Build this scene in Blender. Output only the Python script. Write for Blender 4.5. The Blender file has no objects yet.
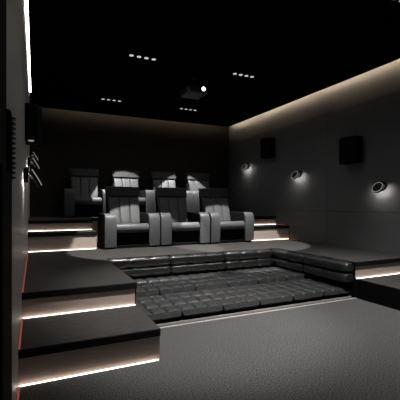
import bpy, bmesh, math, random
from mathutils import Vector, Matrix
random.seed(4)
C = bpy.context.scene.collection
R = math.radians

# ------------------------------------------------------------------ dimensions (metres)
CX, H = .091, 1.10            # camera: distance from left wall, eye height
W, D = 4.62, 8.015            # room width, back wall
HP = 3.037                    # underside of the dropped ceiling
YF = -1.3                     # front (screen) wall
Z1, Z2, Z3, Z4 = .222, .42, .686, .855
YA, YB, YC, YD = 2.406, 3.053, 5.613, 6.02
XL, XR = .90, 3.512           # pit left and right edges
YBK = 4.526                   # pit back edge
XCL, XCR = .955, 3.74         # side step flights
SLAB, REC = .055, .015

# ------------------------------------------------------------------ materials
def mat(name, col, rough=.6, spec=.5, metal=0.0, noise=None, bump=None, stretch=(1,1,1), coat=0.0):
    m = bpy.data.materials.new(name); m.use_nodes = True
    nt = m.node_tree; n = nt.nodes; l = nt.links
    p = n['Principled BSDF']
    p.inputs['Base Color'].default_value = (*col, 1)
    p.inputs['Roughness'].default_value = rough
    p.inputs['Specular IOR Level'].default_value = spec
    p.inputs['Metallic'].default_value = metal
    p.inputs['Coat Weight'].default_value = coat; p.inputs['Coat Roughness'].default_value = .24
    if noise or bump:
        tc = n.new('ShaderNodeTexCoord'); mp = n.new('ShaderNodeMapping')
        mp.inputs['Scale'].default_value = stretch
        l.new(tc.outputs['Object'], mp.inputs['Vector'])
    if noise:
        sc, amt = noise
        t = n.new('ShaderNodeTexNoise'); t.inputs['Scale'].default_value = sc
        t.inputs['Detail'].default_value = 6
        l.new(mp.outputs['Vector'], t.inputs['Vector'])
        r = n.new('ShaderNodeValToRGB')
        r.color_ramp.elements[0].position = .3; r.color_ramp.elements[1].position = .7
        r.color_ramp.elements[0].color = (*[c*(1-amt) for c in col], 1)
        r.color_ramp.elements[1].color = (*[min(1, c*(1+amt)) for c in col], 1)
        l.new(t.outputs['Fac'], r.inputs['Fac']); l.new(r.outputs['Color'], p.inputs['Base Color'])
    if bump:
        sc, st = bump
        t = n.new('ShaderNodeTexNoise'); t.inputs['Scale'].default_value = sc
        t.inputs['Detail'].default_value = 4
        l.new(mp.outputs['Vector'], t.inputs['Vector'])
        b = n.new('ShaderNodeBump'); b.inputs['Strength'].default_value = st; b.inputs['Distance'].default_value = .01
        l.new(t.outputs['Fac'], b.inputs['Height']); l.new(b.outputs['Normal'], p.inputs['Normal'])
    return m

def emit(name, col, strength):
    m = bpy.data.materials.new(name); m.use_nodes = True
    n = m.node_tree.nodes; n.clear()
    e = n.new('ShaderNodeEmission'); o = n.new('ShaderNodeOutputMaterial')
    e.inputs['Color'].default_value = (*col, 1); e.inputs['Strength'].default_value = strength
    m.node_tree.links.new(e.outputs[0], o.inputs[0])
    return m

M = dict(
    carpet=mat('carpet', (.085,.085,.085), .95, .15, noise=(120,.95), bump=(140,.9)),
    tread=mat('tread_carpet', (.038,.036,.034), .8, .3, noise=(28,.35), bump=(120,.3), stretch=(.35,3,1)),
    riser=mat('riser_panel', (.50,.41,.36), .55, .4, noise=(14,.08), stretch=(1,1,6)),
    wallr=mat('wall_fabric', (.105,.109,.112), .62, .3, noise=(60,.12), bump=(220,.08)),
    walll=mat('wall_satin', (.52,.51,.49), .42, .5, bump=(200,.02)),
    wallb=mat('wall_back', (.022,.019,.016), .7, .2, noise=(50,.15)),
    cove=mat('cove_paint', (.135,.125,.115), .7, .3),
    ceil=mat('ceiling_black', (.0025,.0025,.0025), .95, .02),
    black=mat('black_satin', (.006,.006,.006), .5, .3),
    blackm=mat('black_matte', (.004,.004,.004), .85, .1),
    chair=mat('chair_leather', (.085,.087,.090), .48, .4, noise=(40,.12), bump=(120,.12)),
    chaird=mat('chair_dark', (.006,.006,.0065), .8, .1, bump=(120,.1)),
    chairh_shade=mat('headrest_shaded', (.045,.046,.048), .6, .15, noise=(40,.1), bump=(120,.1)),  # same leather as the chair, with headrest shade darkened into the colour
    bolster=mat('bolster_leather', (.017,.0175,.018), .34, .7, bump=(60,.4), coat=.3),
    bed=mat('lounge_leather', (.034,.035,.036), .34, .8, bump=(45,.35), coat=1.0),
    metal=mat('dark_metal', (.10,.10,.10), .35, .5, 1.0),
    threshold=mat('pale_threshold', (.5,.45,.43), .45, .5),
    grey=mat('projector_grey', (.08,.08,.083), .4, .5),
    led=emit('led_warm', (1.0,.86,.76), 5.5),
    ledcove=emit('led_cove', (1.0,.82,.65), 62.0),
    ledback=emit('led_back', (1.0,.78,.56), 34),
    ledleft=emit('led_left_cove', (1.0,.90,.78), 14.0),
    ledred=emit('led_red', (1.0,.22,.17), .26),
    down=emit('downlight_led', (1.0,.97,.93), .6),
    sconce=emit('sconce_led', (1.0,.92,.86), 42.0),
    rim=emit('sconce_rim', (1.0,.92,.86), .25),
    lens=emit('projector_beam', (1.0,1.0,1.0), 4.0),
)

# ------------------------------------------------------------------ mesh helpers
def box(bm, x0, x1, y0, y1, z0, z1, bev=0.0, seg=3):
    r = bmesh.ops.create_cube(bm, size=1)
    vs = r['verts']
    for v in vs:
        v.co = Vector(((x0+x1)/2+v.co.x*(x1-x0), (y0+y1)/2+v.co.y*(y1-y0), (z0+z1)/2+v.co.z*(z1-z0)))
    if bev > 0:
        es = list({e for v in vs for e in v.link_edges})
        r = bmesh.ops.bevel(bm, geom=es, offset=bev, segments=seg, profile=.5, affect='EDGES')
        vs = list({v for f in r['faces'] for v in f.verts} | {v for v in vs if v.is_valid})
    return vs

def cyl(bm, p0, p1, r0, r1=None, n=32):
    p0, p1 = Vector(p0), Vector(p1); d = p1-p0
    m = Matrix.Translation((p0+p1)/2) @ d.to_track_quat('Z','Y').to_matrix().to_4x4()
    return bmesh.ops.create_cone(bm, cap_ends=True, segments=n, radius1=r0, radius2=r0 if r1 is None else r1,
                                 depth=d.length, matrix=m)['verts']

def torus(bm, mtx, R0, r, n=40, k=10):
    g = []
    for i in range(n):
        a = 2*math.pi*i/n; row = []
        for j in range(k):
            b = 2*math.pi*j/k
            row.append(bm.verts.new(mtx @ Vector(((R0+r*math.cos(b))*math.cos(a), (R0+r*math.cos(b))*math.sin(a), r*math.sin(b)))))
        g.append(row)
    for i in range(n):
        for j in range(k):
            bm.faces.new((g[i][j], g[(i+1)%n][j], g[(i+1)%n][(j+1)%k], g[i][(j+1)%k]))

def prism(bm, prof, x0, x1, axis='X', bev=0.0):
    """extrude a closed (a,b) profile; axis X: (a,b)=(y,z)"""
    f = (lambda t,a,b: (t,a,b)) if axis == 'X' else ((lambda t,a,b: (a,t,b)) if axis == 'Y' else (lambda t,a,b: (a,b,t)))
    A = [bm.verts.new(f(x0,a,b)) for a,b in prof]; B = [bm.verts.new(f(x1,a,b)) for a,b in prof]
    fs = [bm.faces.new(A), bm.faces.new(B[::-1])]
    n = len(prof)
    for i in range(n): fs.append(bm.faces.new((A[i], B[i], B[(i+1)%n], A[(i+1)%n])))
    bmesh.ops.recalc_face_normals(bm, faces=fs)
    if bev:
        es = [e for e in set(e for f_ in fs[:2] for e in f_.edges)]
        bmesh.ops.bevel(bm, geom=es, offset=bev, segments=3, profile=.5, affect='EDGES')

def obj(name, bm, m, parent=None, smooth=False, label=None):
    bmesh.ops.recalc_face_normals(bm, faces=bm.faces[:])
    me = bpy.data.meshes.new(name); bm.to_mesh(me); bm.free()
    me.materials.append(M[m])
    o = bpy.data.objects.new(name, me); C.objects.link(o)
    if smooth:
        for p in me.polygons: p.use_smooth = True
        if smooth == 'auto':
            try: me.set_sharp_from_angle(angle=R(40))
            except Exception: pass
    if parent: o.parent = parent
    if label: o['label'] = label
    return o

def tag(o, label, cat, group=None):
    o['label'] = label; o['category'] = cat
    if group: o['group'] = group
    return o

def thing(name, label, cat, loc=(0,0,0), rz=0, group=None):
    o = bpy.data.objects.new(name, None); C.objects.link(o)
    o.location = loc; o.rotation_euler = (0,0,rz)
    return tag(o, label, cat, group)

def struct(name, bm, m, parent=None, smooth=False):
    o = obj(name, bm, m, parent, smooth)
    if not parent: o['kind'] = 'structure'
    return o

def dup(root, loc, rz=0, label=None, group=None):
    r = root.copy(); C.objects.link(r); r.location = loc; r.rotation_euler = (0,0,rz)
    if label: r['label'] = label
    if group: r['group'] = group
    for ch in list(root.children):
        c = ch.copy(); C.objects.link(c); c.parent = r
        for g in list(ch.children):
            d = g.copy(); C.objects.link(d); d.parent = c
    return r

B = bmesh.new

# ------------------------------------------------------------------ room shell
bm = B(); box(bm, -.2, W+.2, YF-.2, D+.2, -.15, 0); struct('floor', bm, 'carpet')
PT = 2.66                                                  # top of the wall cladding
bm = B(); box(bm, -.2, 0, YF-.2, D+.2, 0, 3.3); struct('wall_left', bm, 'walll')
bm = B()
box(bm, W+.025, W+.2, YF-.2, D+.2, 0, 3.3)
box(bm, W+.018, W+.03, YF, D, 0, .98)                      # backing of the seam
yy = [YF, .55, 2.6, 4.62, 6.63, D]
for a, b in zip(yy[:-1], yy[1:]):                          # cladding panels with fine joints
    box(bm, W, W+.03, a+.0015, b-.0015, .988, PT, .002, 1)
    box(bm, W-.004, W+.03, a+.0015, b-.0015, 0, .982, .002, 1)
struct('wall_right', bm, 'wallr')
bm = B(); box(bm, W-.0, W+.03, YF, D, PT+.004, 3.29); o = struct('trim_1', bm, 'cove'); o.location.x = .012
bm = B(); box(bm, -.2, W+.2, D, D+.2, 0, 3.3); struct('wall_back', bm, 'wallb')
bm = B(); box(bm, -.2, W+.2, YF-.2, YF, 0, 3.3); struct('wall_front', bm, 'blackm')
bm = B()
box(bm, -.2, W+.2, YF-.2, D+.2, 3.30, 3.4)
box(bm, .036, W-.12, YF, D-.21, HP, HP+.06)
box(bm, .3, W-.4, YF+.1, D-.5, HP+.06, 3.30)
struct('ceiling', bm, 'ceil')

# black pilaster right beside the camera
bm = B(); box(bm, 0, .032, .655, .93, 0, HP+.2); box(bm, .032, .0434, .66, .93, 0, 1.167, .002, 2)
struct('trim_2', bm, 'blackm')

# ------------------------------------------------------------------ platforms (built-in) and steps
bm = B()                                                    # riser core
box(bm, 0, XL-REC, YB+REC, YC+1, 0, Z2-SLAB)
box(bm, XL-REC, XR+REC, YBK+REC, YC+1, 0, Z2-SLAB)
box(bm, XR+REC, W, YB-.02+REC, YC+1, 0, Z2-SLAB)
plat = struct('platform', bm, 'riser')
bm = B()
box(bm, 0, XL, YB, 6.6, Z2-SLAB, Z2-.004, .003, 2)
box(bm, XL+.0005, XR-.0005, YBK, 6.6, Z2-SLAB, Z2-.0045, .003, 2)
box(bm, XR, W, YB-.02, 6.6, Z2-SLAB, Z2-.004, .003, 2)
struct('platform_slab', bm, 'black', plat)
bm = B()
box(bm, 0, XL-.003, YB+.003, 6.6, Z2-.006, Z2); box(bm, XL-.003, XR+.003, YBK+.003, 6.6, Z2-.006, Z2); box(bm, XR+.003, W, YB-.017, 6.6, Z2-.006, Z2)
struct('platform_carpet', bm, 'tread', plat)
bm = B()
box(bm, 0, XCL-REC, YD+REC, 6.61, Z2, Z4-SLAB); box(bm, XCR+REC, W, YD+REC, 6.61, Z2, Z4-SLAB)
box(bm, 0, W, 6.60, D, 0, Z4-SLAB)
plat2 = struct('platform', bm, 'riser')
bm = B()
box(bm, 0, XCL, YD, 6.65, Z4-SLAB, Z4-.004, .003, 2); box(bm, XCR, W, YD, 6.65, Z4-SLAB, Z4-.004, .003, 2)
box(bm, 0, W, 6.62, D, Z4-SLAB, Z4-.0045)
struct('platform_slab', bm, 'black', plat2)
bm = B()
box(bm, 0, XCL-.003, YD+.003, 6.623, Z4-.006, Z4); box(bm, XCR+.003, W, YD+.003, 6.623, Z4-.006, Z4); box(bm, 0, W, 6.623, D, Z4-.006, Z4)
struct('platform_carpet', bm, 'tread', plat2)
# black side cladding of pit
bm = B(); box(bm, XL-REC, XL-.002, YB+REC+.005, YBK, 0, Z2-SLAB-.001); box(bm, XR+.002, XR+REC, YB-.02+REC+.005, YBK, 0, Z2-SLAB-.001)
box(bm, XL-REC, XR+REC, YBK+.002, YBK+REC, 0, Z2-SLAB-.001)
struct('platform_cladding', bm, 'blackm', plat)

def step(label, x0, x1, y0, y1, z0, z1, side=None):
    t = thing('step', label, 'step', ((x0+x1)/2, (y0+y1)/2, z0))
    ox, oy = (x0+x1)/2, (y0+y1)/2
    a, b = x0, x1
    bm = B(); box(bm, a-ox, b-ox, y0+REC-oy, y1-oy, 0, z1-z0-SLAB); obj('riser', bm, 'riser', t, label='beige front board')
    bm = B(); box(bm, x0-ox, x1-ox, y0-oy, y1-oy, z1-z0-SLAB, z1-z0-.004, .003, 2); obj('slab', bm, 'black', t, label='black edged slab')
    bm = B(); box(bm, x0+.003-ox, x1-.003-ox, y0+.003-oy, y1-oy, z1-z0-.006, z1-z0); obj('tread', bm, 'tread', t, label='dark carpet tread')
    if side == 'L':
        bm = B(); box(bm, a-.012-ox, a-.0005-ox, y0+.002-oy, y1-oy, 0, z1-z0-.001); obj('side_panel', bm, 'blackm', t, label='black side board')
    return t
G = 'low carpeted steps'
step('long bottom step by the left wall, dark slab over glowing beige riser', 0, XL, YA, YB+REC, 0, Z1)
step('low step in front of the right platform, black side toward the lounge', XR+.012, W, YA, YB-.02+REC, 0, Z1, 'L')
step('narrow upper step at the left wall, left of the front row recliners', 0, XCL, YC, YD+REC, Z2, Z3)
step('narrow upper step at the right wall, right of the front row recliners', XCR, W, YC, YD+REC, Z2, Z3)

# LED strips at riser bases
def strip(label, x0, x1, y, z, m='led', hgt=.006, dep=.005, group='light strips under the steps'):
    bm = B(); box(bm, x0, x1, y-dep-.012, y-.012, z, z+hgt)
    return tag(obj('light_strip', bm, m), label, 'light strip', group)
strip('warm light strip along the floor under the left bottom step', .004, XL-REC, YA+REC, 0)
strip('warm light strip at the back of the left bottom step', .004, XL-REC, YB+REC, Z1)
strip('warm light strip at the back of the right low step', XR+.02, W-.006, YB-.02+REC, Z1)
strip('warm light strip at the foot of the left upper step', .004, XCL-REC, YC+REC, Z2)
strip('warm light strip on the left upper step, below the seating platform edge', .004, XCL-REC, YD+REC, Z3)
strip('warm light strip at the foot of the right upper step', XCR+REC, W-.006, YC+REC, Z2)
strip('warm light strip on the right upper step, below the seating platform edge', XCR+REC, W-.006, YD+REC, Z3)

# red edge lights where treads meet the side walls
def redline(label, x, y0, y1, z):
    bm = B(); box(bm, x-.005, x+.005, y0, y1, z, z+.006)
    return tag(obj('edge_light', bm, 'ledred'), label, 'edge light', 'red edge lights along the side walls')
redline('thin red line along left wall on the bottom step', .0055, YA+.01, YB, Z1)
redline('thin red line along left wall on the wide platform', .0055, YB+.01, YC, Z2)
redline('thin red line along left wall on the carpet before the bottom step', .0055, YA-.5, YA-.01, 0)
redline('short red line along right wall at foot of the upper step', W-.0095, YC-.22, YC-.005, Z2)
redline('short red line along right wall on the narrow upper step', W-.0095, YC+.12, YD-.005, Z3)

# ------------------------------------------------------------------ pit: base, threshold, lounge cushions
bm = B(); box(bm, XL+.001, XR-.001, 3.12, YBK, 0, .045); struct('platform_plinth', bm, 'blackm', plat)
bm = B(); box(bm, XL+.002, XR-.002, 3.085, 3.10, 0, .012)
tag(obj('light_strip', bm, 'threshold'), 'thin pale line right under the front of the tufted lounge', 'light strip', 'pale lines before the lounge')
bm = B(); box(bm, XL+.002, XR-.002, 3.010, 3.028, 0, .005)
tag(obj('carpet_trim', bm, 'threshold'), 'pale edge trim where the carpet meets the lounge', 'trim', 'pale lines before the lounge')

def tufted(w, d, h, nx, ny, res=12, puff=.020, edge=.03):
    """closed padded cushion, origin at bottom centre-front-left; x 0..w, y 0..d"""
    bm = B(); NX, NY = nx*res, ny*res; g = []
    for i in range(NX+1):
        row = []
        for j in range(NY+1):
            x, y = w*i/NX, d*j/NY
            u = (i/res) % 1 * 2 - 1 if i % res else -1
            v = (j/res) % 1 * 2 - 1 if j % res else -1
            pad = (1-abs(u)**4)*(1-abs(v)**4)
            z = h - puff + puff*pad**.55
            dx = min(x, w-x); dy = min(y, d-y); e = dy
            if e < edge: z -= (h*.5)*(1-math.sqrt(max(0, 1-(1-e/edge)**2)))
            # rounded plan corners and scalloped front
            ix = x + (w/2-x)*.0; iy = y
            cr = .035
            if dx < cr and dy < cr:
                cx = cr if x < w/2 else w-cr; cy = cr if y < d/2 else d-cr
                q = Vector((x-cx, y-cy)); m_ = max(abs(q.x), abs(q.y))
                if q.length > 0: q = q/q.length*m_
                ix, iy = cx+q.x, cy+q.y
            row.append(bm.verts.new((ix, iy, z)))
        g.append(row)
    for i in range(NX):
        for j in range(NY): bm.faces.new((g[i][j], g[i+1][j], g[i+1][j+1], g[i][j+1]))
    loop = [g[i][0] for i in range(NX+1)] + [g[NX][j] for j in range(1, NY+1)] + [g[i][NY] for i in range(NX-1, -1, -1)] + [g[0][j] for j in range(NY-1, 0, -1)]
    low = []
    for v in loop:
        c = Vector((w/2, d/2)); q = Vector((v.co.x, v.co.y))-c
        low.append(bm.verts.new((c.x+q.x*(1-.02/w*2), c.y+q.y*(1-.02/d*2), 0)))
    n = len(loop)
    for k in range(n): bm.faces.new((loop[k], low[k], low[(k+1)%n], loop[(k+1)%n]))
    bm.faces.new(low[::-1])
    return bm
pos = ['nearest the left steps', 'second from the left steps', 'third from the left steps', 'third from the right platform', 'second from the right platform', 'nearest the right platform']
cw = (XR-XL-.012)/6
f0 = None
for k in range(6):
    for row, (y, z, hh, dd) in (('front', (3.075, .045, .075, .655)), ('back', (3.735, .045, .125, .665))):
        lb = 'black tufted leather lounge cushion in the %s row, %s' % (row, pos[k])
        key = row
        if k == 0:
            o = obj('lounge_cushion', tufted(cw-.002, dd, hh, 3, 3), 'bed', smooth='auto')
            if row == 'front': f0 = o
            else: b0 = o
        else:
            o = (f0 if row == 'front' else b0).copy(); C.objects.link(o)
        o.location = (XL+.009+cw*k, y, z)
        tag(o, lb, 'cushion', 'tufted cushions on the lounge floor, %s row' % row)

def bolster(w, d, h, nx, res=10, ends=.018):
    """roll cushion along x with tuft seams; x 0..w, y 0..d, z 0..h"""
    bm = B(); NX = nx*res; K = 28; g = []
    for i in range(NX+1):
        u = (i/res) % 1*2-1 if i % res else -1
        s = .83+.17*(1-abs(u)**5)
        x = w*i/NX; e = min(x, w-x)
        if e < ends: s *= .84+.16*math.sqrt(1-(1-e/ends)**2)
        row = []
        for k in range(K):
            a = 2*math.pi*k/K; c, t = math.cos(a), math.sin(a)
            p = .6
            yy = math.copysign(abs(c)**p, c)*d/2*s; zz = math.copysign(abs(t)**p, t)*h/2*s
            row.append(bm.verts.new((x, d/2+yy, h/2+zz)))
        g.append(row)
    for i in range(NX):
        for k in range(K): bm.faces.new((g[i][k], g[i+1][k], g[i+1][(k+1)%K], g[i][(k+1)%K]))
    bm.faces.new(g[0]); bm.faces.new(g[NX][::-1])
    return bm
bw = (3.345-XL-.004)/3
ZB = .175
names = ['at the left platform end', 'in the middle', 'at the right corner']
hB = (Z2-ZB)/2
first = None
for tier in (0, 1):
    for k in range(3):
        if first is None: o = first = obj('bolster_cushion', bolster(bw-.003, .135, hB, 3), 'bolster', smooth='auto')
        else: o = first.copy(); C.objects.link(o)
        o.location = (XL+.003+bw*k, 4.389, ZB+.001+hB*tier)
        tag(o, 'black padded back bolster behind the lounge, %s row, %s' % (('lower','upper')[tier], names[k]), 'cushion', 'bolsters along the lounge back')
first = None; rw = (4.52-3.04)/2
for tier in (0, 1):
    for k in range(2):
        if first is None: o = first = obj('bolster_cushion', bolster(rw-.003, .155, hB, 2), 'bolster', smooth='auto')
        else: o = first.copy(); C.objects.link(o)
        o.rotation_euler = (0, 0, R(90)); o.location = (XR-.003, 3.04+rw*k, ZB+.001+hB*tier)
        tag(o, 'black side bolster against right platform, %s row, %s' % (('lower','upper')[tier], ('near end','far end')[k]), 'cushion', 'bolsters along the right side')
# support block below the near end of the side bolsters
bm = B(); box(bm, XR-.012, XR-.001, YB-.02, YB+.05, 0, Z2-.06); o = struct('platform_corner', bm, 'blackm', plat)

# ------------------------------------------------------------------ recliners (front faces -Y, origin front-centre on floor)
def arm_bm(s):
    bm = B()
    # side profile (y,z): rounded front
    P = [(.0,.03),(-.012,.15),(-.015,.30),(-.012,.42)]
    for k in range(0, 7):
        a = R(180-15*k); P.append((.085+.09*math.cos(a), .445+.085*math.sin(a)))
    P += [(.30,.535),(.62,.54),(.68,.50),(.70,.40),(.70,.03)]
    x0, x1 = (.262,.428) if s > 0 else (-.428,-.262)
    prism(bm, P, x0, x1, 'X', .02)
    return bm
def arm_front_bm(s):
    bm = B()
    O = [(.0,.03),(-.012,.15),(-.015,.30),(-.012,.42)]
    for k in range(0, 8):
        a = R(180-15*k if k < 7 else 84); O.append((.085+.09*math.cos(a), .445+.085*math.sin(a)))
    P = [(y-(.010 if i < 5 else .010*max(0, 1-(i-4)/6)), z+(.010*min(1, max(0, i-3)/5))) for i, (y, z) in enumerate(O)]
    P += [(.10,.528),(.05,.50),(.03,.44),(.02,.03)]
    x0, x1 = (.257,.431) if s > 0 else (-.431,-.257)
    prism(bm, P, x0, x1, 'X', .008)
    return bm
def seat_bm():
    bm = B(); n = 12
    P = []
    for k in range(n+1):
        a = R(-90-180*k/n); P.append((.06+.065*math.cos(a), .308+.072*math.sin(a)))
    P += [(.30,.365),(.58,.345),(.58,.236)]
    prism(bm, P, -.254, .254, 'X', .012); return bm
def back_panel(z0, z1, w0, w1, nx, t=.10, thick=.022, lift=.0):
    """leaning padded panel; nx vertical channels"""
    bm = B(); NXr = nx*10; NZ = 14; g = []
    y_at = lambda z: .50 + (z-.33)*.33
    for i in range(NXr+1):
        row = []
        for j in range(NZ+1):
            s = j/NZ; z = z0+(z1-z0)*s; w = w0+(w1-w0)*s
            u = (i/10) % 1*2-1 if i % 10 else -1
            pad = (1-abs(u)**8)*(1-abs(2*s-1)**12)
            x = -w/2+w*i/NXr
            row.append(bm.verts.new((x, y_at(z)-thick*pad**.6-lift, z)))
        g.append(row)
    for i in range(NXr):
        for j in range(NZ): bm.faces.new((g[i][j], g[i+1][j], g[i+1][j+1], g[i][j+1]))
    loop = [g[i][0] for i in range(NXr+1)]+[g[NXr][j] for j in range(1, NZ+1)]+[g[i][NZ] for i in range(NXr-1,-1,-1)]+[g[0][j] for j in range(NZ-1,0,-1)]
    bk = [bm.verts.new((v.co.x*.98, y_at(v.co.z)+t, v.co.z)) for v in loop]
    n = len(loop)
    for k in range(n): bm.faces.new((loop[k], bk[k], bk[(k+1)%n], loop[(k+1)%n]))
    bm.faces.new(bk[::-1]); return bm
def make_recliner(label, group):
    t = thing('recliner', label, 'recliner', group=group)
    obj('seat', seat_bm(), 'chair', t, 'auto')
    obj('backrest', back_panel(.33, .815, .505, .535, 3), 'chair', t, 'auto', 'backrest with three vertical padded channels')
    obj('headrest', back_panel(.818, .985, .575, .58, 1, .11, .03, .022), 'chairh_shade', t, 'auto', 'plain headrest band, shade put into its colour')
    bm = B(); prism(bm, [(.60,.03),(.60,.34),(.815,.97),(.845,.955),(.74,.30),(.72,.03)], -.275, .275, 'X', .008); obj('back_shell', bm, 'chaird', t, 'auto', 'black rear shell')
    for s in (-1, 1):
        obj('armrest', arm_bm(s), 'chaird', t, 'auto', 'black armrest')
        obj('arm_front', arm_front_bm(s), 'chair', t, 'auto', 'grey padded arm front')
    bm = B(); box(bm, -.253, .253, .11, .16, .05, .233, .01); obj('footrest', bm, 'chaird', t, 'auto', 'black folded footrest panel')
    bm = B(); box(bm, -.40, .40, .06, .66, 0, .045, .004, 1); obj('base', bm, 'blackm', t)
    return t
g1, g2 = 'recliners in the front row', 'recliners in the back row'
r0 = make_recliner('grey leather recliner in the front row, beside the left upper step', g1)
x1 = [1.03+.443, 1.03+.443+.887, 1.03+.443+2*.887]
r0.location = (x1[0], 5.44, Z2)
dup(r0, (x1[1], 5.44, Z2), 0, 'grey leather recliner in the middle of the front row, most of its backrest in shade', g1)
dup(r0, (x1[2], 5.44, Z2), 0, 'grey leather recliner in the front row, beside the right upper step', g1)
lab2 = ['dimly lit recliner at the left end of the back row', 'back row recliner second from left, headrest brightly lit in an arch',
        'back row recliner second from right, backrest half in diagonal shade', 'back row recliner at the right end, lit on its left half']
x2 = [1.02, 1.885, 2.75, 3.615]
for x, lb in zip(x2, lab2): dup(r0, (x, 7.02, Z4), 0, lb, g2)

# ------------------------------------------------------------------ wall speakers
def make_speaker(label):
    t = thing('wall_speaker', label, 'speaker', group='black surround speakers on the side walls')
    # local: wall plane at x=0, speaker projects to -x ; centre z = 0
    bm = B(); prism(bm, [(0,-.17),(-.13,-.17),(-.20,-.02),(-.20,.05),(-.13,.17),(0,.17)], -.20, .20, 'Z', .003); obj('cabinet', bm, 'blackm', t, 'auto')
    bm = B(); prism(bm, [(-.133,-.168),(-.141,-.164),(-.206,-.022),(-.199,-.018)], -.16, .185, 'Z', .002); obj('grille', bm, 'blackm', t)
    bm = B(); prism(bm, [(-.199,.048),(-.206,.052),(-.141,.166),(-.133,.17)], -.16, .185, 'Z', .002); obj('grille', bm, 'blackm', t)
    return t
s0 = make_speaker('black box speaker high on right wall, nearer the camera'); s0.location = (W-.001, 4.05, 1.935)
dup(s0, (W-.001, 6.22, 2.28), 0, 'black box speaker high on right wall, nearer the back corner')
dup(s0, (.001, 4.16, 1.935), math.pi, 'black box speaker high on left wall, seen edge on')
for o in list(C.objects):
    if o.type == 'EMPTY' and o.get('category') == 'speaker' and o.location.x < 1: o.scale = (.78, 1, .93)

# ribbed speaker on the left wall beside the pilaster
t = thing('ribbed_speaker', 'black ribbed speaker on left wall at the left edge of the view', 'speaker', (.0006, .9, 1.155))
bm = B(); box(bm, 0, .0405, .032, .10, 0, .166, .006, 3); obj('cabinet', bm, 'blackm', t, 'auto')
for k in range(13):
    bm = B(); z = .006+k*.0120
    prism(bm, [(.040, z), (.048, z+.003), (.048, z+.005), (.040, z+.0075)], .075, .098, 'Y'); obj('fin', bm, 'chair', t)
t = thing('reflection', 'small added glowing spotlight under the black speaker on the left wall', 'reflection', (.058, 3.99, 1.76))  # added lamp shape standing in for light reflected off the speaker underside
bm = B(); cyl(bm, (0,0,-.012), (0,0,.0325), .03, .034, 24); obj('added_housing', bm, 'black', t, 'auto')
bm = B(); cyl(bm, (0,0,-.022), (0,0,-.010), .026, n=24); obj('lamp', bm, 'rim', t, False, 'warm glowing face for reflected light')  # no real lamp; glowing disc drawn for the reflected light

# ------------------------------------------------------------------ sconces
def make_sconce(label):
    t = thing('wall_sconce', label, 'wall lamp', group='round sconces on the side walls')
    bm = B(); cyl(bm, (0,0,.02), (-.04,0,.02), .066); obj('wall_mount', bm, 'blackm', t, 'auto')
    bm = B(); cyl(bm, (-.02,0,.015), (-.085,0,0), .016, n=20); obj('arm', bm, 'blackm', t, 'auto')
    mt = Matrix.Translation((-.10,0,0)) @ Matrix.Rotation(R(-60), 4, 'Y')    # local z = front normal: room-ward and up
    bm = B(); cyl(bm, (0,0,-.012), (0,0,.010), .082, .078); bm.transform(mt); h = obj('lamp_head', bm, 'black', t, 'auto')
    bm = B(); torus(bm, mt @ Matrix.Translation((0,0,-.018)), .074, .0085); obj('shade_ring', bm, 'blackm', h, True)
    bm = B(); torus(bm, mt @ Matrix.Translation((0,0,.008)), .078, .0045); obj('rim', bm, 'rim', h, True, 'thin glowing rim')
    bm = B(); cyl(bm, (0,0,-.0155), (0,0,-.0125), .06); bm.transform(mt); obj('diffuser', bm, 'sconce', h, False, 'glowing face turned to the wall')
    return t
SC = [(3.54, 1.34), (5.32, 1.65), (7.10, 1.965)]
c0 = None
nm = ['nearest the camera', 'in the middle of the three', 'nearest the back wall']
for side, x, rz in (('right', W-.001, 0), ('left', .001, math.pi)):
    for k, (y, z) in enumerate(SC):
        lb = 'round black sconce on the %s wall, %s' % (side, nm[k])
        if c0 is None: c0 = make_sconce(lb); c0.location = (x, y, z)
        else:
            o = dup(c0, (x, y, z), rz, lb)

# ------------------------------------------------------------------ downlights (four lamps each)
def make_down(label):
    t = thing('downlight', label, 'ceiling light', group='four-lamp ceiling lights')
    bm = B()
    for k in range(5): box(bm, -.205+.1*k-(.0 if k else -.0), -.195+.1*k+.0, -.05, .05, -.012, 0)
    box(bm, -.205, .205, -.056, -.046, -.012, 0); box(bm, -.205, .205, .046, .056, -.012, 0)
    box(bm, -.2, .2, -.05, .05, -.003, 0)
    obj('frame', bm, 'blackm', t)
    for k in range(4):
        bm = B(); cyl(bm, (-.15+.1*k, .006, -.0085), (-.15+.1*k, .006, -.0035), .028, n=24); obj('lamp', bm, 'down', t)
    return t
d0 = None
for (x, y, lb) in [(1.38,4.565,'four-lamp ceiling light nearer the camera, left of the projector'), (2.93,4.565,'four-lamp ceiling light nearer the camera, right of the projector'),
                   (1.38,6.68,'four-lamp ceiling light over the back row, nearer the left wall'), (2.93,6.68,'four-lamp ceiling light over the back row, below the projector in view'),
                   (1.38,2.25,'four-lamp ceiling light over the left steps, above the view'), (3.30,2.25,'four-lamp ceiling light just peeking in at the top right corner')]:
    if d0 is None: d0 = make_down(lb); d0.location = (x, y, HP)
    else: dup(d0, (x, y, HP), 0, lb)

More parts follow.
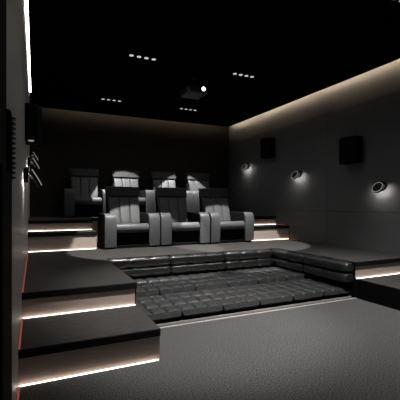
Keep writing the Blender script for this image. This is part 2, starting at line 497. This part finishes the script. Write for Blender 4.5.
# ------------------------------------------------------------------ projector
t = thing('projector', 'dark ceiling projector with a bright lens, hung above the front row', 'projector', (2.31, 5.0, 2.815))
bm = B(); box(bm, -.17, .15, -.16, .17, -.055, .06, .025, 4); obj('body', bm, 'grey', t, 'auto')
bm = B(); box(bm, -.135, .005, -.166, -.158, -.045, .045, .003, 2); obj('vent_grille', bm, 'grey', t)
bm = B(); cyl(bm, (.072,-.185,.01), (.072,-.15,.01), .046, .05); obj('lens_barrel', bm, 'black', t, 'auto')
bm = B(); cyl(bm, (.072,-.189,.01), (.072,-.184,.01), .030); obj('lens', bm, 'lens', t, False, 'bright white lens')
bm = B(); cyl(bm, (0,0,.07), (0,0,HP-2.815-.012), .02); obj('mount_pole', bm, 'metal', t, 'auto')
bm = B(); cyl(bm, (0,0,HP-2.815-.014), (0,0,HP-2.815), .06); obj('ceiling_plate', bm, 'black', t, 'auto')
for x in (-.12, .10):
    bm = B(); cyl(bm, (x,-.11,-.08), (x,-.11,-.05), .018, n=20); obj('foot', bm, 'grey', t, 'auto')

# ------------------------------------------------------------------ cove light strips
def cove(label, x0, x1, y0, y1, z0, z1, m):
    bm = B(); box(bm, x0, x1, y0, y1, z0, z1)
    tag(obj('cove_light', bm, m), label, 'cove light', 'light strips in the ceiling cove')
cove('warm cove light hidden above the right wall', W-.134, W-.122, YF+.1, D-.23, HP+.061, HP+.078, 'ledcove')
cove('faint warm cove light above the back wall', .3, W-.3, D-.226, D-.214, HP+.061, HP+.073, 'ledback')
cove('bright white cove light along the top of left wall', .004, .030, YF+.1, 7.1, HP+.075, HP+.085, 'ledleft')

# ------------------------------------------------------------------ lamps
def spot(x, y, z, e, ang, blend=.12, size=.02, col=(1,.97,.94), rot=(0,0,0)):
    l = bpy.data.lights.new('downlight_beam', 'SPOT'); l.energy = e; l.spot_size = R(ang); l.spot_blend = blend
    l.shadow_soft_size = size; l.color = col
    o = bpy.data.objects.new('downlight_beam', l); C.objects.link(o); o.location = (x, y, z); o.rotation_euler = rot
    return o
def aimed(x, y, tx, ty, e, half=24, bl=.10, tz=-1.0):
    """one lamp of a fixture tilted tx, ty degrees toward +x / +y, plus the weak wide spill of its reflector"""
    d = Vector((math.tan(R(tx)), math.tan(R(ty)), -1))
    o = spot(x, y, HP-.016, e, 2*half, bl, .012)
    o.rotation_euler = d.to_track_quat('-Z', 'Y').to_euler()
    spot(x, y, HP-.016, e*SPILL, 165, 1.0, .03)
SPILL = .028
for a in [(1.43,4.565,4.5,13.5,600), (3.08,4.565,4,13.5,600), (1.53,6.68,10,15.5,520), (3.08,6.68,3,15.5,520),
          (1.40,2.25,1,13.5,420,28,.75), (3.15,2.25,-4,11,460,44,1.0)]: aimed(*a)

w = bpy.data.worlds.new('World'); bpy.context.scene.world = w; w.use_nodes = True
w.node_tree.nodes['Background'].inputs[0].default_value = (.0,.0,.0,1)

# ------------------------------------------------------------------ camera
cam = bpy.data.cameras.new('Camera'); co = bpy.data.objects.new('Camera', cam); C.objects.link(co)
co.location = (CX, 0, H); co.rotation_euler = (R(90), 0, R(-24.871))
cam.sensor_width = 36; cam.lens = 36*356.46/400; cam.shift_y = 4.29/400; cam.clip_start = .01
bpy.context.scene.camera = co
vs = bpy.context.scene.view_settings
vs.view_transform = 'Standard'; vs.look = 'None'; vs.gamma = 1; vs.use_curve_mapping = False; vs.exposure = 0
